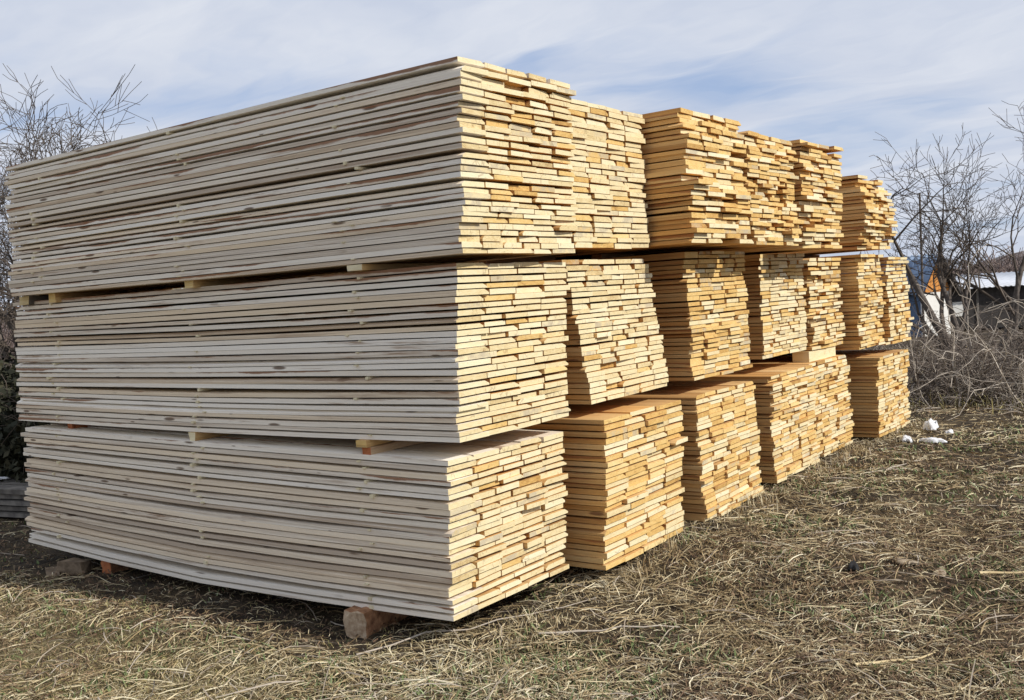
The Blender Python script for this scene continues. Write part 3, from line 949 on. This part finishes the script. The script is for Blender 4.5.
rag('plastic_scrap', 'crumpled white plastic bag standing up on the grass before the brush', 'plastic bag', on(0.58, 8.15, 0.0), (0.13, 0.10, 0.22), 1, M_PLASTIC, 0.6)
rag('plastic_scrap', 'flat torn white plastic sheet at the foot of the farthest bottom stack', 'plastic sheet', on(0.50, 7.38, 0.0), (0.16, 0.07, 0.12), 2, M_PLASTIC, 0.5)
rag('plastic_scrap', 'long torn white plastic strip on the grass between the bag and the sheet', 'plastic sheet', on(0.76, 7.42, 0.0), (0.20, 0.06, 0.10), 3, M_PLASTIC, 0.5)
rag('plastic_scrap', 'small white plastic shred on the grass, farthest of the plastic litter', 'plastic scrap', on(0.82, 8.0, 0.0), (0.10, 0.06, 0.08), 11, M_PLASTIC, 0.5)
rag('plastic_scrap', 'small white scrap lying on the old grey boards', 'plastic scrap', (-7.35, 0.95, 0.36), (0.14, 0.06, 0.05), 4, M_PLASTIC, 0.4)
M_BLACK = plain('black_rubber', (0.010, 0.010, 0.011), (0.028, 0.027, 0.027), 20, 0.6)
rag('rubber_scrap', 'black torn scrap lying in the dry grass', 'rubber scrap', on(1.59, 2.13, 0.01), (0.10, 0.045, 0.08), 5, M_BLACK, 0.5)
M_CARD = plain('pale_weathered_card', (0.22, 0.17, 0.115), (0.44, 0.36, 0.26), 22, 0.95, 0.5)
rag('card_scrap', 'pale weathered scrap lying next to the black one', 'scrap', on(1.85, 2.36, 0.01), (0.12, 0.06, 0.03), 6, M_CARD, 0.3)
rag('card_scrap', 'long brownish bark scrap lying in the dry grass', 'scrap', on(2.10, 2.27, 0.01), (0.15, 0.045, 0.03), 8, M_CARD, 0.3)


def stick(label, a, b, r, seed, mat):
    rnd = np.random.default_rng(seed)
    k = 8
    P = []
    for i in range(k):
        t = i / (k - 1)
        x, y = a[0] + (b[0] - a[0]) * t + rnd.normal(0, 0.012), a[1] + (b[1] - a[1]) * t + rnd.normal(0, 0.007)
        P.append((x, y, gz(x, y) + 0.022 + rnd.uniform(0, 0.012)))
    rad = [r * (1 - 0.5 * i / (k - 1)) for i in range(k)]
    o = put('dry_stick', tube_mesh('dry_stick', [(P, rad)], [mat], 6))
    return tag(o, label, 'stick', 'single dry sticks on the grass')


M_STK = plain('straw_coloured_stick', (0.50, 0.38, 0.20), (0.66, 0.54, 0.32), 10, 0.8)
stick('straight straw-coloured stick lying alone across the dry grass', (2.05, 0.68), (2.36, 1.06), 0.010, 1, M_STK)
stick('pale stick running off beside the bark scrap', (2.33, 2.25), (2.95, 2.62), 0.010, 2, M_STK)
stick('long grey stick lying along the foot of the near corner stack', (-0.45, -0.42), (0.25, 1.05), 0.006, 3, M_PALE)
stick('crooked grey stick in front of the corner, on the straw', (0.35, 0.3), (0.98, 0.85), 0.007, 4, M_PALE)


# ------------------------------------------------------------------ sheds
def prism(name, poly, h0, h1, mats):
    pass


M_ROOFB = plain('blue_grey_metal', (0.15, 0.21, 0.31), (0.27, 0.35, 0.47), 3, 0.45)
M_ROOFW = plain('pale_metal_roof', (0.58, 0.60, 0.64), (0.72, 0.74, 0.77), 2, 0.5)
M_ORANGE = plain('orange_boards', (0.50, 0.20, 0.045), (0.66, 0.30, 0.08), 5, 0.8)
M_WHITEW = plain('whitewash', (0.66, 0.65, 0.60), (0.78, 0.77, 0.72), 3, 0.85)
M_BLUEW = plain('dull_blue_paint', (0.085, 0.13, 0.21), (0.13, 0.19, 0.28), 3, 0.7)
M_DARKW = plain('dark_timber', (0.03, 0.027, 0.025), (0.07, 0.062, 0.056), 6, 0.85)


def at_px(u, v, t):
    d = r2 * ((u - 512) / F_PX) + u2 * ((350 - v) / F_PX) + fwd
    return CAM + d * t


def corrugated(name, p0, p1, q0, q1, waves, amp, mats, thick=0.02):
    """sheet between eave p0-p1 and ridge q0-q1, ribs running down the slope, with an underside"""
    p0, p1, q0, q1 = [np.array(x, float) for x in (p0, p1, q0, q1)]
    n = waves * 6 + 1
    s = np.linspace(0, 1, n)[:, None]
    nrm = np.cross(p1 - p0, q0 - p0)
    nrm /= np.linalg.norm(nrm)
    if nrm[2] < 0:
        nrm = -nrm
    w = (np.abs(((s * waves) % 1) - 0.5) * 2) ** 2 * amp
    A = p0 + (p1 - p0) * s + nrm * w
    B = q0 + (q1 - q0) * s + nrm * w
    V = np.concatenate([A, B, A - nrm * thick, B - nrm * thick])
    i = np.arange(n)
    def strip(a, b):
        return np.stack([a[:-1], a[1:], b[1:], b[:-1]], -1)
    Q = np.concatenate([strip(i, i + n), strip(i + 3 * n, i + 2 * n), strip(i + 2 * n, i), strip(i + n, i + 3 * n)])
    return fast_mesh(name, V, Q, mats)


def gable_shed():
    """small shed seen cornerwise: metal roof, orange gable, white end wall, blue long wall"""
    o = Vector((-7.28, 38.5, -0.85))
    # local: x along the ridge (away), y across the gable
    a = Vector((-0.93, 0.37, 0)).normalized()      # ridge runs away to the far side
    b = Vector((0.37, 0.93, 0)).normalized()       # across the gable end
    Lr, Wd, He, Hr = 4.4, 1.75, 2.05, 3.45
    root = thing('small_shed', 'small shed with blue-grey metal roof, orange gable and white end wall', 'shed', tuple(o))
    def P(x, y, z):
        v = a * x + b * y
        return (v.x, v.y, z)
    # long wall (blue) as a slab
    def slab(name, x0, x1, y0, y1, z0, z1, mat):
        v = [P(x0, y0, z0), P(x1, y0, z0), P(x1, y1, z0), P(x0, y1, z0), P(x0, y0, z1), P(x1, y0, z1), P(x1, y1, z1), P(x0, y1, z1)]
        f = [(0, 3, 2, 1), (4, 5, 6, 7), (0, 1, 5, 4), (1, 2, 6, 5), (2, 3, 7, 6), (3, 0, 4, 7)]
        return put(name, mesh_from(name, v, f, [mat]), root)
    slab('wall', 0.1, Lr, 0.0, 0.12, 0, He, M_BLUEW)
    slab('wall', 0.1, Lr, Wd - 0.12, Wd, 0, He, M_WHITEW)
    slab('wall', 0.0, 0.1, 0.0, Wd, 0, He, M_WHITEW)['label'] = 'whitewashed end wall'
    slab('wall', Lr, Lr + 0.1, 0.0, Wd, 0, He, M_WHITEW)
    # gable boards
    nb = 10
    for k in range(nb):
        y0, y1 = Wd * k / nb, Wd * (k + 1) / nb - 0.012
        zt = lambda y: He + (Hr - 0.1 - He) * (1 - abs(y - Wd / 2) / (Wd / 2)) + 0.02
        v = [P(-0.02, y0, He - 0.12), P(-0.02, y1, He - 0.12), P(-0.02, y1, zt(y1)), P(-0.02, y0, zt(y0)),
             P(0.06, y0, He - 0.12), P(0.06, y1, He - 0.12), P(0.06, y1, zt(y1)), P(0.06, y0, zt(y0))]
        f = [(0, 1, 2, 3), (7, 6, 5, 4), (0, 4, 5, 1), (1, 5, 6, 2), (2, 6, 7, 3), (3, 7, 4, 0)]
        put('gable_board', mesh_from('gable_board', v, f, [M_ORANGE]), root)
    put('roof', corrugated('roof', P(-0.3, -0.25, He - 0.2), P(Lr + 0.3, -0.25, He - 0.2), P(-0.3, Wd / 2, Hr), P(Lr + 0.3, Wd / 2, Hr), 15, 0.11, [M_ROOFB], 0.04), root)
    put('roof', corrugated('roof', P(-0.3, Wd + 0.35, He - 0.2), P(Lr + 0.3, Wd + 0.35, He - 0.2), P(-0.3, Wd / 2, Hr), P(Lr + 0.3, Wd / 2, Hr), 22, 0.05, [M_DARKW], 0.04), root)
    v = [P(-0.36, Wd / 2, Hr + 0.05), P(-0.36, Wd + 0.40, He - 0.2), P(-0.36, Wd + 0.40, He - 0.42), P(-0.36, Wd / 2, Hr - 0.25),
         P(-0.30, Wd / 2, Hr + 0.05), P(-0.30, Wd + 0.40, He - 0.2), P(-0.30, Wd + 0.40, He - 0.42), P(-0.30, Wd / 2, Hr - 0.25)]
    f = [(0, 1, 2, 3), (7, 6, 5, 4), (0, 4, 5, 1), (1, 5, 6, 2), (2, 6, 7, 3), (3, 7, 4, 0)]
    put('bargeboard', mesh_from('bargeboard', v, f, [M_DARKW]), root)


gable_shed()


def long_shed():
    o = Vector((-7.6, 44.3, -0.8))
    a = Vector((0.80, 0.60, 0)).normalized()
    b = Vector((-0.60, 0.80, 0)).normalized()
    Lr = 9.0
    root = thing('long_shed', 'long low shed with a pale metal roof behind the bare trees', 'shed', tuple(o))
    def P(x, y, z):
        v = a * x + b * y
        return (v.x, v.y, z)
    def slab(name, x0, x1, y0, y1, z0, z1, mat):
        v = [P(x0, y0, z0), P(x1, y0, z0), P(x1, y1, z0), P(x0, y1, z0), P(x0, y0, z1), P(x1, y0, z1), P(x1, y1, z1), P(x0, y1, z1)]
        f = [(0, 3, 2, 1), (4, 5, 6, 7), (0, 1, 5, 4), (1, 2, 6, 5), (2, 3, 7, 6), (3, 0, 4, 7)]
        return put(name, mesh_from(name, v, f, [mat]), root)
    slab('wall', 0, Lr, 0, 0.15, 0, 1.85, M_DARKW)
    slab('wall', 0, 0.15, 0.15, 3.0, 0, 2.0, M_DARKW)
    slab('wall', Lr - 0.15, Lr, 0.15, 3.0, 0, 2.0, M_DARKW)
    slab('wall', 0.15, Lr - 0.15, 2.85, 3.0, 0, 2.3, M_DARKW)
    slab('door', 0.12, 0.62, -0.05, -0.002, 0.6, 1.25, M_WHITEW)
    for k in range(5):
        slab('post', 1.2 + k * 1.8, 1.3 + k * 1.8, -0.06, -0.003, 0, 1.84, M_GREYWOOD)
    put('roof', corrugated('roof', P(-0.3, -0.5, 1.86), P(Lr + 0.3, -0.5, 1.86), P(-0.3, 3.3, 2.42), P(Lr + 0.3, 3.3, 2.42), 40, 0.05, [M_ROOFW], 0.05), root)


long_shed()

# thin leaning pole by the far stacks
P_ = [(0, 0, -0.2), (0.02, 0.02, 2.4), (0.03, 0.05, 4.6)]
o = put('thin_pole', tube_mesh('thin_pole', [(P_, [0.04, 0.035, 0.03])], [M_BARK], 7), None, (-4.3, 26.9, gz(-4.3, 26.9)))
tag(o, 'thin dark pole standing up behind the far end of the stacks', 'pole')

# ------------------------------------------------------------------ far wood and low hill
def far_wood():
    rnd = np.random.default_rng(77)
    paths = []
    for i in range(650):
        a = math.radians(rnd.uniform(-58, 52)) + YAW
        dist = rnd.uniform(62, 120)
        x, y = 3.76 + dist * math.sin(a), -4.36 + dist * math.cos(a)
        z = gz(x, y)
        h = rnd.uniform(2.6, 4.6)
        for s in range(7):
            d = np.array([rnd.normal(0, 0.28), rnd.normal(0, 0.28), 1.0])
            p = np.array([x + rnd.normal(0, 0.7), y + rnd.normal(0, 0.7), z])
            hh = h * rnd.uniform(0.5, 1)
            paths.append(([p, p + d * hh * 0.5, p + d * hh + rnd.normal(0, 0.3, 3)], [0.06, 0.045, 0.02]))
            for q in range(3):
                t = rnd.uniform(0.3, 0.9)
                c = p + d * hh * t
                e = c + np.array([rnd.normal(0, 0.7), rnd.normal(0, 0.7), rnd.uniform(0.3, 1.2)])
                paths.append(([c, (c + e) / 2 + rnd.normal(0, 0.1, 3), e], [0.035, 0.03, 0.015]))
    m = island_material('far_wood_bark', [(0.05, (0.09, 0.065, 0.06)), (0.5, (0.17, 0.125, 0.11)), (0.95, (0.28, 0.215, 0.185))])
    kind(put('far_wood', tube_mesh('far_wood', paths, [m], 3)), 'stuff')


far_wood()


def hill():
    n, m_ = 90, 12
    V = []
    for i in range(n):
        a = math.radians(-75 + 150 * i / (n - 1)) + YAW
        for j in range(m_):
            t = j / (m_ - 1)
            dist = 140 + 200 * t
            x, y = 3.76 + dist * math.sin(a), -4.36 + dist * math.cos(a)
            h = -3.0 + (6.5 + 2.5 * math.sin(i * 0.31) + 1.5 * math.sin(i * 0.83 + 1)) * math.sin(math.pi * min(t * 1.1, 1)) ** 1.2
            V.append((x, y, h))
    F = [(i * m_ + j, (i + 1) * m_ + j, (i + 1) * m_ + j + 1, i * m_ + j + 1) for i in range(n - 1) for j in range(m_ - 1)]
    m = plain('wooded_hill', (0.10, 0.085, 0.085), (0.20, 0.165, 0.15), 0.25, 0.95, 0.8)
    kind(put('hill', mesh_from('hill', V, F, [m], smooth=True)), 'structure')


hill()
